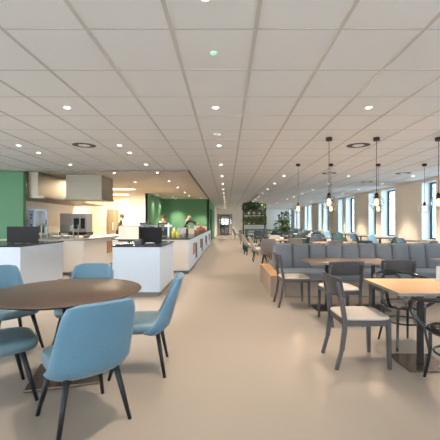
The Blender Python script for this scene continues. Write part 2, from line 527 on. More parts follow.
def pendant_proto():
    r = thing('pendant_lamp', 'x', 'pendant lamp')
    MB().lathe([(0, 0), (.055, 0), (.055, -.055), (.05, -.06), (0, -.06)], n=24).build('canopy', 'rose', r)
    MB().tube([(0, 0, -.06), (0, 0, -.97)], .0045, 8).build('cord', 'black', r)
    MB().lathe([(0, -.95), (.012, -.95), (.03, -.98), (.032, -1.05), (.026, -1.06), (0, -1.06)], n=20).build('socket', 'rose', r)
    MB().lathe([(.012, -1.055), (.022, -1.07), (.032, -1.10), (.036, -1.13), (.028, -1.162), (0, -1.178)], n=16).build('bulb', 'bulb', r)
    g = MB()
    g.lathe([(.034 if a == 0 else .125 * math.sin(R(16 + a * 164 / 14)), -1.12 + .125 * math.cos(R(16 + a * 164 / 14))) for a in range(14)] + [(0, -1.245)], n=28)
    g.build('glass_globe', 'globe', r)
    MB().lathe([(.1255, -1.118), (.127, -1.12), (.1255, -1.122)], n=28).build('globe_rim', 'rose', r)
    return r
pn = Proto(pendant_proto())
for x, y, l in ((1.77, 5.87, 'clear globe pendant in front row, left one with the longest looking cord'),
                (2.59, 5.87, 'clear globe pendant in front row, second from the aisle'),
                (3.66, 5.87, 'clear globe pendant in front row at the picture edge'),
                (1.79, 8.5, 'clear globe pendant in rear row closest to the aisle'),
                (2.61, 8.5, 'clear globe pendant in rear row just behind the aisle side front one'),
                (3.79, 8.5, 'clear globe pendant in rear row overlapping the second front one'),
                (4.95, 8.5, 'clear globe pendant in rear row closest to the windows')):
    o = pn.put((x, y, CZ), 0, l, 'glass globe pendants')
    ld = bpy.data.lights.get('pendant_glow') or bpy.data.lights.new('pendant_glow', 'POINT')
    ld.energy, ld.color, ld.shadow_soft_size = 9, (1, .68, .42), .035
    lo = bpy.data.objects.new('lamp', ld); C.objects.link(lo); lo.parent = o; lo.location = (0, 0, -1.19)

# ---------------------------------------------------------------- chairs
def shell_fn(W0=.25, W1=.212, x0=-.245, x1=-.385, d0=.13, d1=.055, z0=.365, z1=.86):
    def fn(u, v):
        t = u * 2 - 1
        s = v
        W = W0 + (W1 - W0) * s ** 1.3
        if s > .8: W *= 1 - .10 * ((s - .8) / .2) ** 2
        d = d0 + (d1 - d0) * s ** .9
        xb = x0 + (x1 - x0) * s
        th = t * PI / 2
        y = W * math.sin(th)
        x = xb + d * (1 - math.cos(th)) ** 1.2
        z = z0 + (z1 - z0) * s - .022 * abs(t) ** 4 * s + .03 * abs(t) ** 2 * (1 - s)
        if s < .12:
            x += (.12 - s) * .5
        return Vector((x, y, z))
    return fn

def seat_pad(b, xc, yc, a, w, z0, z1, e=3.2, n=36, taper=.0):
    """superellipse cushion with rounded edge"""
    def ring(k, z):
        out = []
        for i in range(n):
            t = i * 2 * PI / n
            cx, sy = math.cos(t), math.sin(t)
            x = a * k * math.copysign(abs(cx) ** (2 / e), cx)
            y = w * k * math.copysign(abs(sy) ** (2 / e), sy) * (1 + taper * x / a)
            out.append(b.bm.verts.new((xc + x, yc + y, z)))
        return out
    h = z1 - z0
    rs = [ring(.80, z0), ring(.95, z0 + .12 * h), ring(1, z0 + .4 * h), ring(1, z0 + .65 * h), ring(.96, z0 + .87 * h), ring(.86, z0 + .97 * h), ring(.4, z1)]
    for A, B in zip(rs, rs[1:]):
        for i in range(n):
            f = b.bm.faces.new((A[i], A[(i + 1) % n], B[(i + 1) % n], B[i])); f.smooth = True; f.material_index = b.mi
    f = b.bm.faces.new(rs[0][::-1]); f.material_index = b.mi
    f = b.bm.faces.new(rs[-1]); f.smooth = True; f.material_index = b.mi
    return b

def shell_chair(name, shell_m, seat_m, leg_m, nu=25, nv=15):
    r = thing(name, 'x', 'chair')
    o = MB().grid(shell_fn(), nu, nv).build('backrest', shell_m, r)
    s = o.modifiers.new('thick', 'SOLIDIFY'); s.thickness = .034; s.offset = 0
    bv = o.modifiers.new('round', 'BEVEL'); bv.width = .012; bv.segments = 3; bv.limit_method = 'ANGLE'
    b = seat_pad(MB(), .02, 0, .255, .24, .372, .475, 3.8, taper=-.03)
    b.build('seat', seat_m, r)
    for sx in (-1, 1):
        for sy in (-1, 1):
            MB().tube([(sx * .155 - .01, sy * .155, .39), (sx * .235, sy * .232, 0)], .022, 12, r2=.013).build('leg', leg_m, r)
    return r

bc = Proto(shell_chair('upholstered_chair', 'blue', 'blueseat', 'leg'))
G1 = 'blue shell chairs around the round table'
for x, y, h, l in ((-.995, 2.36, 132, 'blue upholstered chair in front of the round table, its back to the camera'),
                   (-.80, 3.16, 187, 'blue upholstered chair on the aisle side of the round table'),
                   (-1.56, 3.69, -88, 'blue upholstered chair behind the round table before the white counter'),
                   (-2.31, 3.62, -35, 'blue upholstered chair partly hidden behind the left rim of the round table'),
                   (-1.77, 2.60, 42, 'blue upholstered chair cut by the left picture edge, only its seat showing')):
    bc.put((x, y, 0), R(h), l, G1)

# round table
t = thing('round_table', 'large round dark wood dining table on a bronze base', 'table', (-1.41, 3.02, 0))
b = MB(); b.lathe([(0, .752), (.628, .752), (.635, .748), (.635, .742)], n=96)
b.mi = 1; b.lathe([(.635, .742), (.60, .722), (0, .722)], n=96)
b.build('tabletop', ['rtop', 'redge'], t)
MB().lathe([(0, .03), (.06, .03), (.045, .05), (.045, .70), (.11, .722), (0, .722)], n=32).build('column', 'black', t)
MB().box(-.28, .28, -.27, .27, 0, .022, rz=R(16), bev=.008).build('base_plate', 'rbase', t)

# grey wooden side chair, facing +X
def grey_chair():
    r = thing('wooden_chair', 'x', 'chair')
    b = MB()
    for sy in (-1, 1):
        b.bar((-.19, sy * .195, .425), (.205, sy * .205, .425), .024, .055)
    b.bar((.205, -.21, .425), (.205, .21, .425), .024, .055)
    b.bar((-.19, -.195, .425), (-.19, .195, .425), .024, .055)
    b.build('seat_frame', 'grey', r)
    seat_pad(MB(), .012, 0, .228, .222, .445, .482, 6.5, taper=.03).build('seat', 'pad', r)
    for sy in (-1, 1):
        MB().bar((.205, sy * .205, .452), (.215, sy * .21, 0), .038, .038, .028, .028).build('leg', 'grey', r)
        pts = [(-.275, 0), (-.225, .18), (-.20, .36), (-.20, .46), (-.222, .60), (-.262, .80)]
        b = MB()
        for (xa, za), (xb, zb) in zip(pts, pts[1:]):
            b.bar((xa, sy * .20, za), (xb, sy * .20, zb + .004), .030, .038 if za > .1 else .03)
        b.build('leg', 'grey', r)
    def fn(u, v):
        tt = u * 2 - 1
        z = .665 + v * (.192 - .018 * tt * tt)
        x = -.232 - (z - .6) * .22 + .062 * tt * tt - .022
        return Vector((x, tt * (.226 + .008 * v), z))
    o = MB().grid(fn, 19, 7).build('backrest', 'grey', r)
    s = o.modifiers.new('thick', 'SOLIDIFY'); s.thickness = .018; s.offset = 0
    bv = o.modifiers.new('round', 'BEVEL'); bv.width = .005; bv.segments = 2; bv.limit_method = 'ANGLE'
    return r
gc = Proto(grey_chair())
G2 = 'grey wooden chairs with oatmeal seats'
for x, y, h, l in ((1.278, 3.33, 2, 'grey wooden chair tucked under the light oak table, nearest the camera'),
                   (1.09, 5.60, 3, 'grey wooden chair at the aisle end of the booth table'),
                   (1.545, 4.66, 94, 'grey wooden chair behind the nearest grey chair, facing the booth'),
                   (2.33, 4.82, 88, 'grey wooden chair facing the booth, seen above the oak table')):
    gc.put((x, y, 0), R(h), l, G2)

# bentwood armchair, facing +X
def bent_chair():
    r = thing('bentwood_armchair', 'x', 'chair')
    n = 28
    MB().tube([(.215 * math.cos(i * 2 * PI / n), .215 * math.sin(i * 2 * PI / n), .45) for i in range(n)], .017, 8, closed=True).build('seat_ring', 'bent', r)
    MB().lathe([(0, .448), (.12, .452), (.205, .462), (.207, .455), (.2, .445), (0, .44)], n=36).build('seat', 'bentseat', r)
    half = [(.10, -.205, .45), (.155, -.262, .52), (.185, -.292, .60), (.165, -.302, .668), (.08, -.302, .70), (-.06, -.29, .725), (-.19, -.225, .75), (-.258, -.11, .772), (-.272, 0, .776)]
    full = half + [(x, -y, z) for x, y, z in half[-2::-1]]
    MB().tube(smooth_path(full, 5), .017, 10).build('arm_rail', 'bent', r)
    arch = [(-.175, -.13, .44), (-.20, -.15, .56), (-.235, -.13, .67), (-.255, -.07, .735), (-.262, 0, .735)]
    arch = arch + [(x, -y, z) for x, y, z in arch[-2::-1]]
    MB().tube(smooth_path(arch, 5), .011, 8).build('back_hoop', 'bent', r)
    MB().tube([(.175 * math.cos(i * 2 * PI / n), .175 * math.sin(i * 2 * PI / n), .27) for i in range(n)], .009, 6, closed=True).build('lower_ring', 'bent', r)
    for sx in (-1, 1):
        for sy in (-1, 1):
            k = 1.12 if sx < 0 else 1.0
            MB().tube(smooth_path([(sx * .145, sy * .145, .45), (sx * .143 * k, sy * .15, .22), (sx * .18 * k, sy * .175, 0)], 4), .016, 8, r2=.012).build('leg', 'bent', r)
    return r
bw = Proto(bent_chair())
G3 = 'black bentwood armchairs at the oak table'
bw.put((1.95, 3.75, 0), R(-86), 'black bentwood armchair on the booth side of the oak table', G3)
bw.put((1.91, 2.80, 0), R(91), 'black bentwood armchair at the near side of the oak table, cut by the picture edge', G3)

# tables
def ped_table(name, label, loc, wx, wy, top, edge_m, cols, base=.42, z=.75, cat='table', group=None, basem='steeld', th=.028):
    r = thing(name, label, cat, loc, 0, group)
    b = MB()
    b.mi = 1
    b.box(-wx / 2, wx / 2, -wy / 2, wy / 2, z - th, z - .003, bev=.002, seg=1)
    b.mi = 0
    b.box(-wx / 2, wx / 2, -wy / 2, wy / 2, z - .003, z)
    b.build('tabletop', [top, edge_m], r)
    for x in cols:
        MB().bar((x, 0, .012), (x, 0, z - th), .045).box(x - .2, x + .2, -.06, .06, z - th - .012, z - th).build('column', 'black', r)
        MB().box(x - base / 2, x + base / 2, -base / 2, base / 2, 0, .012, bev=.003).build('base_plate', basem, r)
    return r
ped_table('cafe_table', 'square light oak table with two bentwood armchairs', (1.86, 3.265, 0), .78, .75, 'oak', 'edge', [0], basem='rbase')
ped_table('booth_table', 'long brown table before the grey booth with two black columns', (1.89, 5.36, 0), 1.32, .68, 'walnut', 'edge', [-.31, .42], base=.40, basem='black')
ped_table('booth_table', 'brown table before the booth, cut by the right picture edge', (4.05, 5.36, 0), 1.32, .68, 'walnut', 'edge', [-.31, .42], base=.40, basem='black')
t = thing('menu_holder', 'pale upright menu holder on the oak table', 'menu holder', (2.20, 3.50, .75))
MB().box(-.04, .04, -.025, .025, 0, .01).build('foot', 'potw', t)
MB().box(-.04, .04, -.004, .004, .01, .15).build('card', 'potw', t)

# ---------------------------------------------------------------- booth
t = thing('booth_bench', 'long grey channel-back booth sofa on a wooden base', 'bench', (0, 0, 0))
x0, x1 = .80, 5.6
MB().box(x0, x0 + .27, 6.16, 8.0, 0, .38, bev=.004).build('wooden_end', ['oakd'], t)
MB().box(x0 + .005, x0 + .268, 6.165, 7.995, .38, .384).build('wooden_ledge', 'oak', t)
MB().box(x0 + .271, x1, 6.24, 7.92, 0, .27).build('base_panel', 'boothwall', t)
xs = x0 + .20
for k in range(14):
    a = .985 + k * .332
    def pan(a, y0, y1, lean):
        b = MB()
        b.box(a + .002, a + .330, y0, y1, .44, .915, bev=.045, seg=4)
        for v in b.bm.verts:
            cx = (v.co.x - a - .166) / .166
            if (v.co.y < (y0 + y1) / 2) == (lean > 0):
                v.co.y += -lean * .02 * (1 - cx * cx)
            v.co.y += lean * (v.co.z - .44) * .16
            v.co.z -= .010 * cx * cx * (v.co.z > .8)
        return b
    pan(a, 6.72, 6.90, 1).build('back_cushion', 'booth', t, smooth=True)
    if k % 1 == 0:
        pan(a, 7.18, 7.36, -1).build('rear_back_cushion', 'booth', t, smooth=True)
MB().box(.985, x1, 6.87, 7.21, .27, .86).build('back_frame', 'booth', t)
MB().box(1.0, x1, 6.12, 6.82, .28, .45, bev=.035, seg=4).build('seat_cushion', 'booth', t, smooth=True)
MB().box(1.0, x1, 7.26, 8.02, .28, .45, bev=.035, seg=4).build('rear_seat_cushion', 'booth', t, smooth=True)

# ---------------------------------------------------------------- serving counters
def counter(label, x0, x1, y0, y1, z=.93, face='cabw', side='cabw', name='serving_counter', top='blackt', seams=None, ov=.02, ty=None):
    r = thing(name, label, 'counter', (0, 0, 0))
    MB().box(x0, x1, y0, y1, .08, z - .03).build('body', face, r)
    MB().box(x0 + .03, x1 - .03, y0 + .03, y1 - .03, 0, .08).build('plinth', 'plinth', r)
    MB().box(x0 - ov, x1 + ov, y0 - ov, y1 + ov, z - .03, z, bev=.003, seg=1).build('worktop', top, r)
    return r
ctA = counter('white counter with a black screen at the left picture edge', -6.4, -3.76, 6.2, 7.80)
ctB = counter('white till counter with monitor and black worktop', -2.06, -1.21, 6.2, 7.75)
isl = counter('long cooking island with a steel worktop', -5.77, -3.64, 8.66, 12.6, .918, 'cabs', name='kitchen_island', top='steelt', ov=.03)
MB().box(-5.7, -4.16, 8.635, 8.655, .10, .80).build('front_door', 'cabs', isl)
MB().box(-4.14, -3.66, 8.635, 8.655, .10, .80).build('front_door', 'cabs', isl)
MB().box(-3.64, -3.625, 10.35, 11.1, .42, .78).build('side_niche', 'niche', isl)
counter('steel topped rear counter along the cream kitchen wall', -6.46, -5.82, 9.86, 12.6, .918, 'cabs', name='kitchen_counter', top='steelt')
# long row of serving units along the aisle
uy = [(8.93, 11.55, -3.0), (11.62, 14.6, -1.85), (14.67, 17.5, -1.85), (17.57, 20.9, -1.85)]
cc = []
for i, (a, b2, xl) in enumerate(uy):
    r = counter(['white serving unit with wooden niche, nearest in the aisle row', 'second white serving unit along the aisle', 'third white serving unit along the aisle, carrying red apples', 'last white serving unit before the green wall'][i], xl, -.98, a, b2, .93, 'cabw')
    tag(r, None, None, 'serving units along the aisle')
    s = MB().box(-.981, -.975, a + .02, b2 - .02, .10, .88)
    s.build('side_panel', 'cabw', r)
    y = a + .9
    if i == 0:
        MB().box(xl + .01, -1.0, a - .006, a - .0005, .10, .88).build('front_panel', 'cabs', r)
        y = a + .95
    while y < b2 - .5:
        MB().box(-.976, -.970, y, y + .75, .40, .74).build('niche', 'niche' if i == 0 else 'pot', r)
        MB().box(-.976, -.969, y + .85, y + 1.35, .22, .70).build('dark_opening', 'void', r)
        y += 1.9
    cc.append(r)
# low glass guard rails and bars on the units
def guard(name, label, x0, x1, y0, y1, z, h=.34, shelf=True):
    r = thing(name, label, 'glass guard', (0, 0, z))
    for (x, y) in ((x0, y0), (x1, y0), (x0, y1), (x1, y1)):
        MB().bar((x, y, 0), (x, y, h), .022).build('post', 'steel', r)
    if shelf:
        MB().box(x0 - .05, x1 + .05, y0 - .05, y1 + .05, h, h + .008).build('glass_shelf', 'guard', r)
    MB().box(x0, x1, y0 - .012, y0 - .004, .06, h).build('glass_pane', 'guard', r)
    return r
guard('glass_guard', 'glass sneeze guard on the nearest serving unit', -2.9, -1.9, 9.3, 9.75, .93)
guard('glass_guard', 'glass sneeze guard on the steel cooking island', -4.95, -4.1, 9.1, 9.4, .918, .36)
guard('glass_guard', 'glass sneeze guard on the third serving unit', -1.75, -1.2, 14.9, 16.0, .93, .32)

# till equipment on the counters
t = thing('till_monitor', 'wide till monitor with a bright cream screen on the till counter', 'monitor', (-1.845, 6.42, .93), 0)
MB().lathe([(0, .012), (.09, .012), (.10, .004), (.10, 0), (0, 0)], n=28).build('foot', 'blackp', t)
MB().bar((0, .03, .01), (0, .03, .14), .04, .03).build('stand', 'blackp', t)
MB().box(-.20, .20, -.012, .03, .06, .36, bev=.008).build('casing', 'blackp', t)
MB().box(-.188, .188, -.0145, -.012, .105, .348).build('screen', 'scr', t)
MB().box(-.17, -.05, -.0152, -.0145, .12, .32).build('screen_list', emis('screen_list', (255, 255, 236), 1.0), t)
t = thing('receipt_printer', 'small black receipt printer with pale roll lid beside the monitor', 'printer', (-1.62, 6.30, .93))
MB().box(-.065, .065, -.08, .08, 0, .09, bev=.012).build('body', 'blackp', t)
MB().box(-.045, .045, -.05, .05, .09, .115, bev=.01).build('lid', 'pot', t)
t = thing('card_terminal', 'low card terminal with pale key pad on the till counter', 'card terminal', (-1.42, 6.30, .93))
MB().box(-.09, .09, -.07, .07, 0, .04, bev=.01).build('body', 'blackp', t)
MB().box(-.075, .075, -.05, .03, .04, .048).build('keypad', 'potw', t)
t = thing('keyboard', 'dark flat keyboard before the till monitor', 'keyboard', (-1.88, 6.26, .93))
MB().box(-.15, .15, -.05, .05, 0, .015, bev=.004).build('body', 'blackp', t)
MB().box(-.135, .135, -.035, .035, .015, .02).build('keys', 'void', t)
def scr_panel(label, x0, x1, y, z, h):
    t = thing('counter_screen', label, 'screen panel', ((x0 + x1) / 2, y, z))
    w = (x1 - x0) / 2
    MB().box(-w, w, -.012, .012, .01, h, bev=.003, seg=1).build('panel', 'blk_panel', t)
    for s in (-1, 1):
        MB().box(s * (w - .08) - .03, s * (w - .08) + .03, -.06, .06, 0, .01).build('foot', 'black', t)
scr_panel('upright black panel on the till counter behind the monitor', -1.71, -1.27, 6.68, .93, .33)
scr_panel('upright black panel on the left white counter', -4.42, -3.79, 6.85, .93, .34)

# ---------------------------------------------------------------- kitchen fittings
t = thing('extractor_hood', 'broad box shaped steel hood hanging over the cooking island', 'extractor hood', (-4.40, 11.0, 2.08))
MB().box(-.55, .55, -.52, .52, .02, CZ - 2.08).build('body', 'steel', t)
MB().box(-.57, .57, -.54, -.50, -.02, .04).box(-.57, .57, .50, .54, -.02, .04).box(-.57, -.53, -.5, .5, -.02, .04).box(.53, .57, -.5, .5, -.02, .04).build('rim', 'steel', t)
MB().box(-.52, .52, -.49, .49, .0, .015).build('filter', 'steeld', t)
t = thing('extractor_hood', 'long steel hood along the kitchen wall beside the green wall', 'extractor hood', (-5.61, 12.2, 2.06))
b = MB()
b.box(-.15, .15, -2.35, 2.4, .07, CZ - 2.06)
b.build('body', 'steel', t)
MB().box(-.85, .33, -2.35, 2.4, 0, .07, bev=.006, seg=1).build('canopy_lip', 'steel', t)
MB().box(-.80, .25, -2.2, 2.3, -.012, 0).build('filter', 'steel', t)
t = thing('combi_oven', 'tall combi oven with dark glass door on the kitchen worktop', 'oven', (-5.80, 10.50, .918), R(25))
MB().box(-.26, .24, -.3, .3, .06, .84, bev=.01).build('body', 'cabw', t)
for sx in (-1, 1):
    for sy in (-1, 1):
        MB().bar((sx * .22, sy * .26, 0), (sx * .22, sy * .26, .06), .04).build('foot', 'steeld', t)
MB().box(-.24, -.11, -.312, -.30, .1, .80).build('control_panel', mat('blue_grey_panel', (110, 124, 150), .3), t)
MB().box(-.07, .17, -.315, -.30, .12, .78).build('oven_door', mat('oven_glass', (74, 66, 56), .1), t)
for z in (.36, .56, .66):
    MB().lathe([(0, 0), (.025, 0), (.025, .02), (0, .02)], n=14).build('knob', 'black', t).matrix_local = Matrix.Translation((-.175, -.312, z)) @ Matrix.Rotation(R(90), 4, 'X')
MB().bar((.22, -.37, .3), (.22, -.37, .52), .025).bar((.22, -.37, .5), (.22, -.3, .5), .02).build('handle', 'black', t)
# grill station
t = thing('grill_station', 'wide steel cooking station with open shelves behind the glass guard', 'cooker', (-5.35, 11.9, .918))
MB().box(-.36, .55, -.25, .28, .10, .74, bev=.01).build('body', 'lsteel', t)
MB().box(-.33, .06, -.262, -.25, .16, .68).build('front_panel', 'lsteel', t)
MB().box(.12, .30, -.262, -.25, .22, .58).build('oven_window', 'void', t)
MB().box(.36, .50, -.262, -.25, .22, .58).build('oven_window', 'void', t)
MB().box(-.38, .57, -.28, .30, .0, .10).build('base', 'void', t)
t = thing('fridge', 'tall steel fridge at the kitchen passage', 'fridge', (-6.15, 18.7, 0))
MB().box(-.30, .10, -.35, .35, .1, 2.06, bev=.01).build('body', 'steel', t)
MB().box(-.28, .08, -.37, -.35, .14, 2.0).build('door', 'steel', t)
MB().bar((.04, -.41, .95), (.04, -.41, 1.35), .03).box(.025, .055, -.41, -.37, .96, .99).box(.025, .055, -.41, -.37, 1.31, 1.34).build('handle', 'white', t)
for sx in (-.25, .05):
    MB().box(sx - .03, sx + .03, -.3, .3, 0, .1).build('foot', 'black', t)

def plate_stack(x, y, z, n, lab):
    for k in range(n):
        o = MB().lathe([(0, .002), (.08, .002), (.125, .018), (.128, .016), (.082, 0), (0, 0)], n=24).build('plate', 'china', None, loc=(x, y, z + k * .015))
        tag(o, 'white china plate, %s from the bottom of the %s' % (ORD[k], lab), 'plate', 'stacked plates on the island')
pp = None
def stack(x, y, z, n, lab):
    global pp
    for k in range(n):
        if pp is None:
            pp = MB().lathe([(0, .002), (.08, .002), (.125, .018), (.128, .016), (.082, 0), (0, 0)], n=24).build('plate', 'china')
            o = pp
        else:
            o = pp.copy(); C.objects.link(o)
        o.location = (x, y, z + k * .0185)
        tag(o, 'white china plate, %s from the bottom of the %s' % (ORD[k], lab), 'plate', 'stacked plates on the island')
stack(-5.12, 10.1, .918, 7, 'plate stack nearer the oven')
stack(-4.82, 10.1, .918, 7, 'plate stack farther from the oven')
bowlp = None
def bowl(x, y, z, lab, m='china'):
    o = MB().lathe([(0, .004), (.05, .004), (.095, .05), (.11, .085), (.115, .085), (.10, .045), (.055, 0), (0, 0)], n=24).build('bowl', m, None, loc=(x, y, z))
    tag(o, lab, 'bowl', 'bowls on the counters')
bowl(-4.6, 9.25, .918, 'white bowl under the island glass guard, left one')
bowl(-4.35, 9.25, .918, 'white bowl under the island glass guard, right one')
bowl(-3.95, 9.6, .918, 'steel bowl at the aisle end of the cooking island', 'steelt')

def bottle(x, y, z, h, r, m, lab, capm='white'):
    t = thing('bottle', lab, 'bottle', (x, y, z), 0, 'bottles on the serving units')
    MB().lathe([(0, 0), (r, 0), (r, h * .62), (r * .4, h * .8), (r * .38, h * .9), (0, h * .9)], n=16).build('body', m, t)
    MB().lathe([(0, h * .9), (r * .45, h * .9), (r * .45, h), (0, h)], n=12).build('cap', capm, t)
bottle(-1.47, 9.40, .93, .26, .04, 'yellow', 'yellow drink bottle on the nearest serving unit, nearer the tap')
bottle(-1.36, 9.42, .93, .24, .04, 'yellow', 'yellow drink bottle on the nearest serving unit, nearer the aisle')
bottle(-1.26, 9.9, .93, .22, .035, 'china', 'white bottle on the nearest serving unit')
bottle(-1.3, 11.2, .93, .30, .03, 'void', 'slim dark bottle near the aisle edge of the serving units', 'black')
bottle(-1.62, 10.6, .93, .28, .035, 'china', 'tall pale bottle in the middle of the nearest serving unit')
# tap
t = thing('drink_tap', 'white drink tap column on the nearest serving unit', 'tap', (-1.62, 9.5, .93))
MB().bar((0, 0, 0), (0, 0, .40), .05).build('column', 'white', t)
MB().box(-.10, .10, -.06, .05, .30, .36, bev=.01).build('head', 'white', t)
MB().lathe([(0, 0), (.07, 0), (.07, .015), (0, .015)], n=20).build('foot', 'steel', t)
for i, (x, lab) in enumerate(((-1.90, 'black coffee machine on the nearest serving unit, behind the black panel'), (-2.45, 'black coffee machine farther left on the nearest serving unit'))):
    t = thing('coffee_machine', lab, 'coffee machine', (x, 10.35, .93), 0, 'coffee machines')
    MB().box(-.15, .15, -.2, .25, 0, .42, bev=.015).build('body', 'blackp', t)
    MB().box(-.11, .11, -.206, -.2, .24, .38).build('display', 'steeld', t)
    MB().box(-.03, .03, -.27, -.2, .18, .23).build('spout', 'steel', t)
    MB().box(-.12, .12, -.30, -.2, 0, .03).build('drip_tray', 'steel', t)
# jars & boxes on further units
for i, (x, y, m, w, h) in enumerate(((-1.62, 12.2, 'white', .22, .22), (-1.30, 12.6, 'china', .2, .18), (-1.66, 13.4, 'cwhitec', .26, .2), (-1.25, 13.7, 'wicker', .22, .12), (-1.6, 18.4, 'white', .3, .24), (-1.25, 19.2, 'china', .25, .2))):
    t = thing('food_box', '%s food display box along the serving row, %s from the camera' % (['white', 'cream', 'pale', 'brown', 'large white', 'cream'][i], ORD[i]), 'box', (x, y, .93), 0, 'food boxes on the serving units')
    MB().box(-w / 2, w / 2, -w / 2, w / 2, 0, h, bev=.006).build('body', m, t)
    MB().box(-w / 2 - .006, w / 2 + .006, -w / 2 - .006, w / 2 + .006, h, h + .02, bev=.004).build('lid', 'potw', t)
# bowl of red apples
tb = tag(MB().lathe([(0, .01), (.16, .01), (.26, .09), (.27, .09), (.17, 0), (0, 0)], n=28).build('fruit_bowl', 'wicker', None, loc=(-1.25, 16.9, .93)), 'wide wicker bowl of red apples on the third serving unit', 'bowl')
ap = None
k = 0
for z, rr, n in ((.055, .12, 6), (.075, .0, 1), (.125, .19, 9), (.145, .075, 4), (.215, .052, 2)):
    for i in range(n):
        if ap is None:
            ap = MB().ball((0, 0, 0), .047, 1, 1, .92).build('apple', 'red')
            st = MB().tube([(0, 0, .03), (.005, 0, .06)], .004, 5).build('stem', 'bark', ap)
            o = ap
        else:
            o = copy_tree(ap)
        a = i * 2 * PI / n + z * 9
        o.location = (-1.25 + rr * math.cos(a), 16.9 + rr * math.sin(a), .93 + z)
        tag(o, 'red apple in the wicker bowl on the serving row', 'apple', 'red apples in the bowl')

# ---------------------------------------------------------------- people
def person(name_label, loc, rz, P, shirt, trouser, hair, head, hair_short=False, torso_up=None):
    """P: joint dict in local space, facing +X"""
    t = thing('person', name_label, 'person', loc, rz)
    J = ['pel', 'spine', 'chest', 'neck', 'head', 'top',
         'shL', 'elL', 'wrL', 'haL', 'shR', 'elR', 'wrR', 'haR',
         'hipL', 'knL', 'anL', 'toL', 'hipR', 'knR', 'anR', 'toR']
    E = [('pel', 'spine'), ('spine', 'chest'), ('chest', 'neck'), ('neck', 'head'), ('head', 'top'),
         ('chest', 'shL'), ('shL', 'elL'), ('elL', 'wrL'), ('wrL', 'haL'), ('chest', 'shR'), ('shR', 'elR'), ('elR', 'wrR'), ('wrR', 'haR'),
         ('pel', 'hipL'), ('hipL', 'knL'), ('knL', 'anL'), ('anL', 'toL'), ('pel', 'hipR'), ('hipR', 'knR'), ('knR', 'anR'), ('anR', 'toR')]
    RA = dict(pel=(.15, .12), spine=(.13, .10), chest=(.15, .11), neck=(.055, .055), head=(.09, .10), top=(.062, .07),
              sh=(.06, .06), el=(.042, .042), wr=(.028, .026), ha=(.036, .018), hip=(.09, .09), kn=(.06, .06), an=(.042, .042), to=(.04, .03))
    def skin(name, joints, edges, m, grow=0.0, parent=None, extra=None):
        pts = [P[j] for j in joints]
        rad = [RA[j if j in RA else j[:-1]] for j in joints]
        es = [(joints.index(a), joints.index(b)) for a, b in edges if a in joints and b in joints]
        if extra:
            for base, tip, r in extra:
                pts.append(base if not isinstance(base, str) else P[base]); rad.append((r, r)); i0 = len(pts) - 1
                pts.append(tip); rad.append((r * .8, r * .8))
                es.append((joints.index('haL') if tip[1] > 0 else joints.index('haR'), i0)); es.append((i0, i0 + 1))
        me = bpy.data.meshes.new(name)
        me.from_pydata([tuple(p) for p in pts], es, [])
        o = bpy.data.objects.new(name, me)
        C.objects.link(o)
        sk = o.modifiers.new('skin', 'SKIN')
        sk.use_smooth_shade = True
        for v, r in zip(me.skin_vertices[0].data, rad):
            v.radius = (r[0] + grow, r[1] + grow)
        me.skin_vertices[0].data[0].use_root = True
        sb = o.modifiers.new('sub', 'SUBSURF'); sb.levels = 1; sb.render_levels = 2
        me.materials.append(M[m])
        o.parent = parent
        return o
    ex = []
    for sd in ('L', 'R'):
        w_, h_ = Vector(P['wr' + sd]), Vector(P['ha' + sd])
        d = (h_ - w_).normalized()
        sx = d.cross(Vector((0, 0, 1))).normalized() if abs(d.z) < .9 else Vector((1, 0, 0))
        for q, ln in ((-.027, .060), (-.009, .072), (.009, .068), (.027, .052)):
            bs = h_ + d * .035 + sx * q
            tp = bs + d * ln + Vector((0, 0, -.012))
            ex.append((tuple(bs), tuple(tp), .009))
        bs = w_ + d * .03 + sx * (.035 if sd == 'R' else -.035)
        ex.append((tuple(bs), tuple(bs + d * .04 + sx * (.02 if sd == 'R' else -.02)), .010))
    body = skin('body', J, E, 'skin', 0, t, ex)
    skin('shirt', ['spine', 'chest', 'shL', 'elL', 'wrL', 'shR', 'elR', 'wrR', 'pel'], E, shirt, .012, t)
    skin('trousers', ['pel', 'hipL', 'knL', 'anL', 'hipR', 'knR', 'anR'], E, trouser, .010, t)
    for sd in ('L', 'R'):
        a = Vector(P['an' + sd])
        MB().box(a.x - .09, a.x + .18, a.y - .045, a.y + .045, 0, .085, bev=.03, seg=3).build('shoe', 'cblack', t)
    hd, tp = Vector(P['head']), Vector(P['top'])
    fw = Vector(head)                     # facing direction of the face
    up = (tp - hd).normalized()
    sd_ = up.cross(fw).normalized()
    fw = sd_.cross(up).normalized()
    mid = hd.lerp(tp, .35)
    for s in (-1, 1):
        MB().ball(mid + fw * .088 + sd_ * s * .033 + up * .0, .013).build('eye', 'cblack', t)
        MB().ball(mid + sd_ * s * .088 - up * .01, .026, .6, .6, 1.1).build('ear', 'skin', t)
    MB().ball(mid + fw * .102 - up * .028, .016, 1, 1, 1.4).build('nose', 'skin', t)
    MB().ball(mid + fw * .088 - up * .062, .02, .6, 1.1, .35).build('mouth', mat('lips', (170, 96, 88), .5), t)
    if hair:
        b = MB()
        b.ball(mid + up * .028 - fw * .022, .112, 1, 1, .98, 16, 12)
        if not hair_short:
            b.ball(mid - fw * .10 - up * .03, .06)
        b.build('hair', hair, t)
    return t

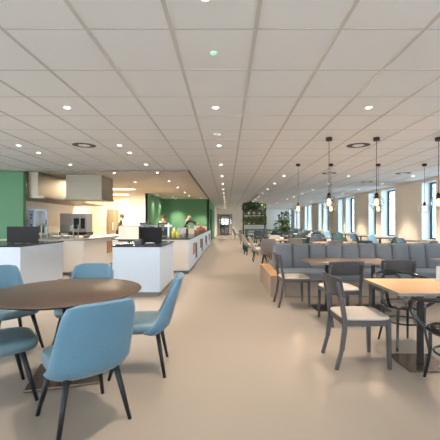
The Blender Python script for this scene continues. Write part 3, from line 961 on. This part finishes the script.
def pose(lean=0.0, armL=None, armR=None, hgt=1.0, headfwd=.02):
    c, s = math.cos(lean), math.sin(lean)
    def up(x, y, z):           # rotate the upper body about the pelvis
        dz = z - .95
        return (x * c + dz * s, y, .95 + dz * c - x * s)
    P = dict(pel=(0, 0, .95), spine=up(0, 0, 1.12), chest=up(.0, 0, 1.35), neck=up(.01, 0, 1.50), head=up(headfwd + .02, 0, 1.60), top=up(headfwd + .03, 0, 1.70),
             shL=up(0, .18, 1.41), shR=up(0, -.18, 1.41),
             hipL=(0, .10, .88), hipR=(0, -.10, .88), knL=(.02, .11, .48), knR=(.02, -.11, .48), anL=(-.01, .12, .08), anR=(-.01, -.12, .08), toL=(.12, .13, .04), toR=(.12, -.13, .04))
    a = armL or ((.03, .24, 1.13), (.16, .22, .92), (.22, .20, .87))
    b = armR or ((.03, -.24, 1.13), (.16, -.22, .92), (.22, -.20, .87))
    P['elL'], P['wrL'], P['haL'] = a
    P['elR'], P['wrR'], P['haR'] = b
    return {k: tuple(q * hgt for q in v) for k, v in P.items()}

fwd = ((.36, .24, 1.22), (.55, .20, 1.05), (.61, .18, 1.0))
fwdR = ((.36, -.24, 1.22), (.55, -.20, 1.05), (.61, -.18, 1.0))
person('kitchen worker with brown hair and dark top near the steel fridge', (-5.12, 16.3, 0), R(15), pose(.10), 'cblack', 'trous', 'hairb', (1, 0, -.2), True)
person('worker with brown hair and pale top behind the serving units', (-3.05, 16.2, 0), R(-20), pose(.05, hgt=.97), 'cwhitec', 'cblack', 'hairb', (1, 0, -.2), True)
person('bald worker in black reaching over the serving units', (-2.27, 18.9, 0), R(8), pose(.22, ((.42, .22, 1.36), (.60, .18, 1.28), (.67, .17, 1.25)), ((.40, -.24, 1.30), (.58, -.2, 1.18), (.65, -.18, 1.14)), 1.04), 'cblack', 'cblack', None, (1, 0, -.5))

# ---------------------------------------------------------------- plants
def leaves(b, c, rx, ry, rz, n, s0, seed, flat=0.0):
    rnd = random.Random(seed)
    for i in range(n):
        while True:
            p = Vector((rnd.uniform(-1, 1), rnd.uniform(-1, 1), rnd.uniform(-1, 1)))
            if p.length < 1: break
        p = p.normalized() * p.length ** .45
        q = Vector((c[0] + p.x * rx, c[1] + p.y * ry, c[2] + p.z * rz))
        d = (Vector((p.x, p.y, p.z * .6 + rnd.uniform(-.6, .3))) + Vector((rnd.uniform(-.5, .5),) * 3)).normalized()
        a = d.cross(Vector((rnd.uniform(-1, 1), rnd.uniform(-1, 1), 1))).normalized()
        s = s0 * rnd.uniform(.6, 1.3)
        nrm = d.cross(a)
        v = [b.bm.verts.new(q), b.bm.verts.new(q + d * s * .5 + a * s * .28 + nrm * s * .06), b.bm.verts.new(q + d * s + nrm * -s * .05), b.bm.verts.new(q + d * s * .5 - a * s * .28 + nrm * s * .06)]
        f = b.bm.faces.new(v)
        f.material_index = b.mi if rnd.random() < .7 else 1
    return b
def potted(label, loc, pr, ph, crown, n, s0, mats, seed, group, potm='pot', trunk=None, name='potted_plant'):
    t = thing(name, label, 'plant', loc, 0, group)
    MB().lathe([(0, .0), (pr * .75, 0), (pr, ph), (pr * .93, ph), (pr * .88, ph - .03), (0, ph - .03)], n=20).build('pot', potm, t)
    MB().lathe([(0, ph - .028), (pr * .88, ph - .028)], n=20).build('soil', 'soil', t)
    b = MB()
    for k, (c, rx, ry, rz) in enumerate(crown):
        leaves(b, c, rx, ry, rz, n, s0, seed + k)
    b.build('foliage', mats, t)
    b = MB()
    for k, (c, rx, ry, rz) in enumerate(crown):
        b.tube(smooth_path([(0, 0, ph - .03), (c[0] * .3, c[1] * .3, ph + (c[2] - ph) * .5), (c[0], c[1], c[2])], 4), .02 if trunk else .01, 6, r2=.006)
    b.build('stem', 'bark', t)
    return t
t = thing('plant_rack', 'tall black metal rack with two planted shelves beside the aisle', 'rack', (1.385, 17.0, 0))
for sx in (-1, 1):
    for sy in (-1, 1):
        MB().box(sx * .545 - .02, sx * .545 + .02, sy * .25 - .02, sy * .25 + .02, 0, 2.30).build('post', 'black', t)
for z in (1.24, 1.72):
    MB().box(-.565, .565, -.27, .27, z, z + .03).build('shelf', 'black', t)
MB().bar((-.545, -.25, 2.29), (.545, -.25, 2.29), .03).bar((-.545, .25, 2.29), (.545, .25, 2.29), .03).bar((-.545, -.25, 2.29), (-.545, .25, 2.29), .03).bar((.545, -.25, 2.29), (.545, .25, 2.29), .03).build('top_frame', 'black', t)
for k in range(4):
    x = 1.385 - .40 + k * .265
    lab = ['nearest the aisle', 'second from the aisle', 'third from the aisle', 'nearest the windows'][k]
    potted('bushy dark green plant on the upper shelf of the black rack, %s' % lab, (x, 17.0, 1.75), .10, .14,
           [((0, -.03, .36), .17, .24, .22), ((-.03, .03, .46 if k in (1, 2) else .36), .13, .18, .14)], 230, .10, ['leafd', 'leaf'], 10 + k, 'plants on the upper rack shelf')
    potted('loose olive green plant on the lower shelf of the black rack, %s' % lab, (x, 17.0, 1.27), .10, .11,
           [((0, -.03, .22), .17, .24, .13), ((.0, -.02, .27), .12, .18, .09)], 170, .10, ['leafo', 'leaf'], 40 + k, 'plants on the lower rack shelf')
potted('slender fig tree with open crown among the far tables', (2.97, 18.0, 0), .20, .36,
       [((-.08, 0, 1.25), .30, .28, .30), ((.10, .03, 1.62), .28, .26, .26), ((.0, -.05, .88), .22, .22, .22), ((.16, .0, 1.15), .2, .2, .25)], 230, .13, ['leaf', 'leafo'], 77, None, 'potw', True, 'fig_tree')

# ---------------------------------------------------------------- far seating
# teal bar table and stools in front of the plant rack
t = thing('bar_table', 'high dark teal bar table before the plant rack', 'table', (1.40, 16.0, 0))
MB().box(-.52, .52, -.30, .30, .99, 1.04, bev=.004).build('tabletop', 'cab_teal', t)
for sx in (-1, 1):
    for sy in (-1, 1):
        MB().bar((sx * .48, sy * .26, 0), (sx * .48, sy * .26, .99), .05).build('leg', 'cab_teal', t)
MB().bar((-.48, -.26, .28), (.48, -.26, .28), .035).bar((-.48, .26, .28), (.48, .26, .28), .035).bar((-.48, -.26, .7), (.48, -.26, .7), .035).build('rail', 'cab_teal', t)
def stool():
    r = thing('bar_stool', 'x', 'stool')
    MB().box(-.19, .19, -.19, .19, .74, .785, bev=.012).build('seat', 'cab_teal', r)
    for sx in (-1, 1):
        for sy in (-1, 1):
            MB().bar((sx * .15, sy * .15, .74), (sx * .19, sy * .19, 0), .03).build('leg', 'cab_teal', r)
    MB().bar((-.178, -.178, .25), (.178, -.178, .25), .022).bar((-.178, .178, .25), (.178, .178, .25), .022).bar((-.178, -.178, .25), (-.178, .178, .25), .022).bar((.178, -.178, .25), (.178, .178, .25), .022).build('footrest', 'cab_teal', r)
    return r
st = Proto(stool())
for x, y, l in ((.98, 15.2, 'dark teal bar stool at the aisle end of the bar table'), (1.42, 15.2, 'dark teal bar stool in the middle of the bar table'), (1.86, 15.2, 'dark teal bar stool at the window end of the bar table')):
    st.put((x, y, 0), 0, l, 'dark teal bar stools')

protos = {}
CH = {}
def far_proto(key, shell_m, seat_m, leg_m='leg'):
    CH[key] = (Proto(shell_chair('cafe_chair', shell_m, seat_m, leg_m, 13, 8)))
for key, a in (('teal', 'cteal'), ('bottle green', 'cgreen'), ('slate', 'cnavy'), ('pale blue', 'clight'), ('mid blue', 'cmid'), ('warm grey', 'cgrey'), ('off-white', 'cwhite')):
    far_proto(key, a, a)
def chair(col, x, y, h, where):
    CH[col].put((x, y, 0), R(h), '%s shell chair %s' % (col, where), 'shell chairs in the far dining area')

def tbl(label, x, y, wx, wy, top='walnut', cols=(0,), **k):
    return ped_table('dining_table', label, (x, y, 0), wx, wy, top, 'redge', list(cols), group='tables in the far dining area', basem='black', **k)

# pale tables nearest the aisle
tbl('pale oak table in the far area nearest the aisle and the booth', 1.85, 11.7, 1.0, .8, 'oak')
chair('warm grey', 1.33, 10.6, 80, 'just behind the wooden booth end, nearest the aisle')
chair('warm grey', 2.12, 10.9, 92, 'at the near side of the pale aisle table')
chair('off-white', 1.15, 11.8, 0, 'at the aisle end of the pale aisle table')
chair('off-white', 1.85, 12.65, -90, 'behind the pale aisle table')
tbl('dark table between the pale aisle table and the bar stools', 1.75, 14.3, 1.0, .7)
chair('off-white', 1.02, 14.2, 10, 'at the aisle end of the dark table before the bar stools')
chair('warm grey', 1.85, 13.66, 90, 'at the near side of the dark table before the bar stools')
chair('slate', 2.36, 14.5, 180, 'at the window end of the dark table before the bar stools')
RT = [10.3, 12.7, 15.3, 18.2, 21.5, 25.0]
cols_ = ['slate', 'teal', 'bottle green', 'mid blue', 'warm grey', 'pale blue']
for i, y in enumerate(RT):
    tbl('long walnut table behind the booth, %s row' % ORD[i], 3.35 + (.1 if i % 2 else 0) + (.8 if i == 3 else 0), y, 1.5, .8, 'walnut' if i % 2 else 'oak', (-.4, .4))
    xo = .8 if i == 3 else 0
    for j, dx in enumerate((-.4, .4)):
        side = 'aisle side' if j == 0 else 'window side'
        chair(['warm grey', 'slate', 'teal'][(i + j) % 3], 3.35 + xo + dx, y - .72, 92, 'before the %s long table, %s' % (ORD[i], side))
        chair(['slate', 'bottle green', 'slate'][(i + j) % 3], 3.4 + xo + dx, y + .72, -88, 'behind the %s long table, %s' % (ORD[i], side))
# window row
WR = [(9.5, 'warm grey', 'slate'), (11.6, 'bottle green', 'pale blue'), (13.4, 'mid blue', 'slate'), (15.3, 'bottle green', 'teal'), (17.3, 'slate', 'pale blue'), (19.4, 'bottle green', 'teal'), (22.4, 'teal', 'mid blue'), (25.6, 'slate', 'teal')]
for i, (y, c1, c2) in enumerate(WR):
    tbl('dark square table by the windows, %s from the camera' % ORD[i], 6.05, y, .7, .75)
    chair(c1, 5.28, y - .25, 170, 'turned from the %s window table, aisle side' % ORD[i])
    chair(c2, 5.55, y + .75, -60, 'behind the %s window table' % ORD[i])
tbl('far dark table on the aisle side of the fig tree', 1.9, 21.5, 1.2, .8)
tbl('farthest dark table beside the aisle', 1.7, 27, 1.2, .8)
chair('warm grey', 1.15, 21.0, 20, 'beside the aisle beyond the plant rack')
chair('warm grey', 1.25, 24.5, 190, 'alone beside the aisle far behind the plant rack')
chair('warm grey', .85, 27, 10, 'at the aisle end of the farthest dark table')
chair('slate', 1.9, 20.8, 90, 'before the far dark table on the aisle side of the fig tree')
chair('slate', 2.45, 17.1, 120, 'in front of the fig tree pot, aisle side')
# table items
def napkin(x, y, z, lab):
    t = thing('napkin_holder', lab, 'napkin holder', (x, y, z), 0, 'napkin holders on the far tables')
    MB().box(-.07, .07, -.05, .05, 0, .015).build('tray', 'blackp', t)
    MB().box(-.06, .06, -.035, .035, .015, .10, bev=.006).build('napkins', 'white', t)
for i, y in enumerate(RT[:4]):
    xo = .8 if i == 3 else 0
    napkin(3.1 + xo, y, .75, 'white napkins in a tray on the %s long table, aisle half' % ORD[i])
    napkin(3.75 + xo, y + .05, .75, 'white napkins in a tray on the %s long table, window half' % ORD[i])
napkin(1.9, 11.7, .75, 'white napkins in a tray on the pale aisle table')
napkin(1.8, 14.3, .75, 'white napkins in a tray on the dark table before the bar stools')

# picture on far wall
t = thing('framed_picture', 'small grey framed picture on the far cream wall', 'picture', (3.95, 37.27, 1.6))
MB().box(-.45, .45, -.02, .02, -.45, .45, bev=.005).build('frame', 'pot', t)
MB().box(-.40, .40, -.024, -.02, -.40, .40).build('print', mat('muted_print', (150, 150, 136), .7, noise=.4, scale=3), t)

# ---------------------------------------------------------------- daylight
wd = bpy.data.worlds.new('overcast_sky')
bpy.context.scene.world = wd
wd.use_nodes = True
nt = wd.node_tree
bg = nt.nodes['Background']
tc = nt.nodes.new('ShaderNodeTexCoord')
sp = nt.nodes.new('ShaderNodeSeparateXYZ')
rp = nt.nodes.new('ShaderNodeValToRGB')
nt.links.new(tc.outputs['Generated'], sp.inputs[0])
nt.links.new(sp.outputs['Z'], rp.inputs['Fac'])
rp.color_ramp.elements[0].color = (.84, .93, 1.0, 1)
rp.color_ramp.elements[1].color = (.78, .89, 1.0, 1)
nt.links.new(rp.outputs['Color'], bg.inputs['Color'])
bg.inputs['Strength'].default_value = 15.0

# ---------------------------------------------------------------- camera
cd = bpy.data.cameras.new('camera')
cd.sensor_width = 36
cd.lens = 36 * 340 / 440
cd.shift_x = -6.5 / 440
cd.shift_y = 2.5 / 440
cd.clip_end = 300
co = bpy.data.objects.new('camera', cd)
C.objects.link(co)
co.location = (0, 0, 1.35)
co.rotation_euler = (R(90), 0, 0)
sc = bpy.context.scene
sc.camera = co
sc.view_settings.view_transform = 'Standard'
sc.view_settings.look = 'None'
sc.view_settings.exposure = -0.25
sc.view_settings.gamma = 1
sc.view_settings.use_curve_mapping = False
sc.cycles.max_bounces = 8
sc.cycles.diffuse_bounces = 5
sc.cycles.transparent_max_bounces = 16
sc.cycles.sample_clamp_indirect = 6
sc.cycles.use_denoising = True
sc.cycles.caustics_reflective = False
sc.cycles.caustics_refractive = False
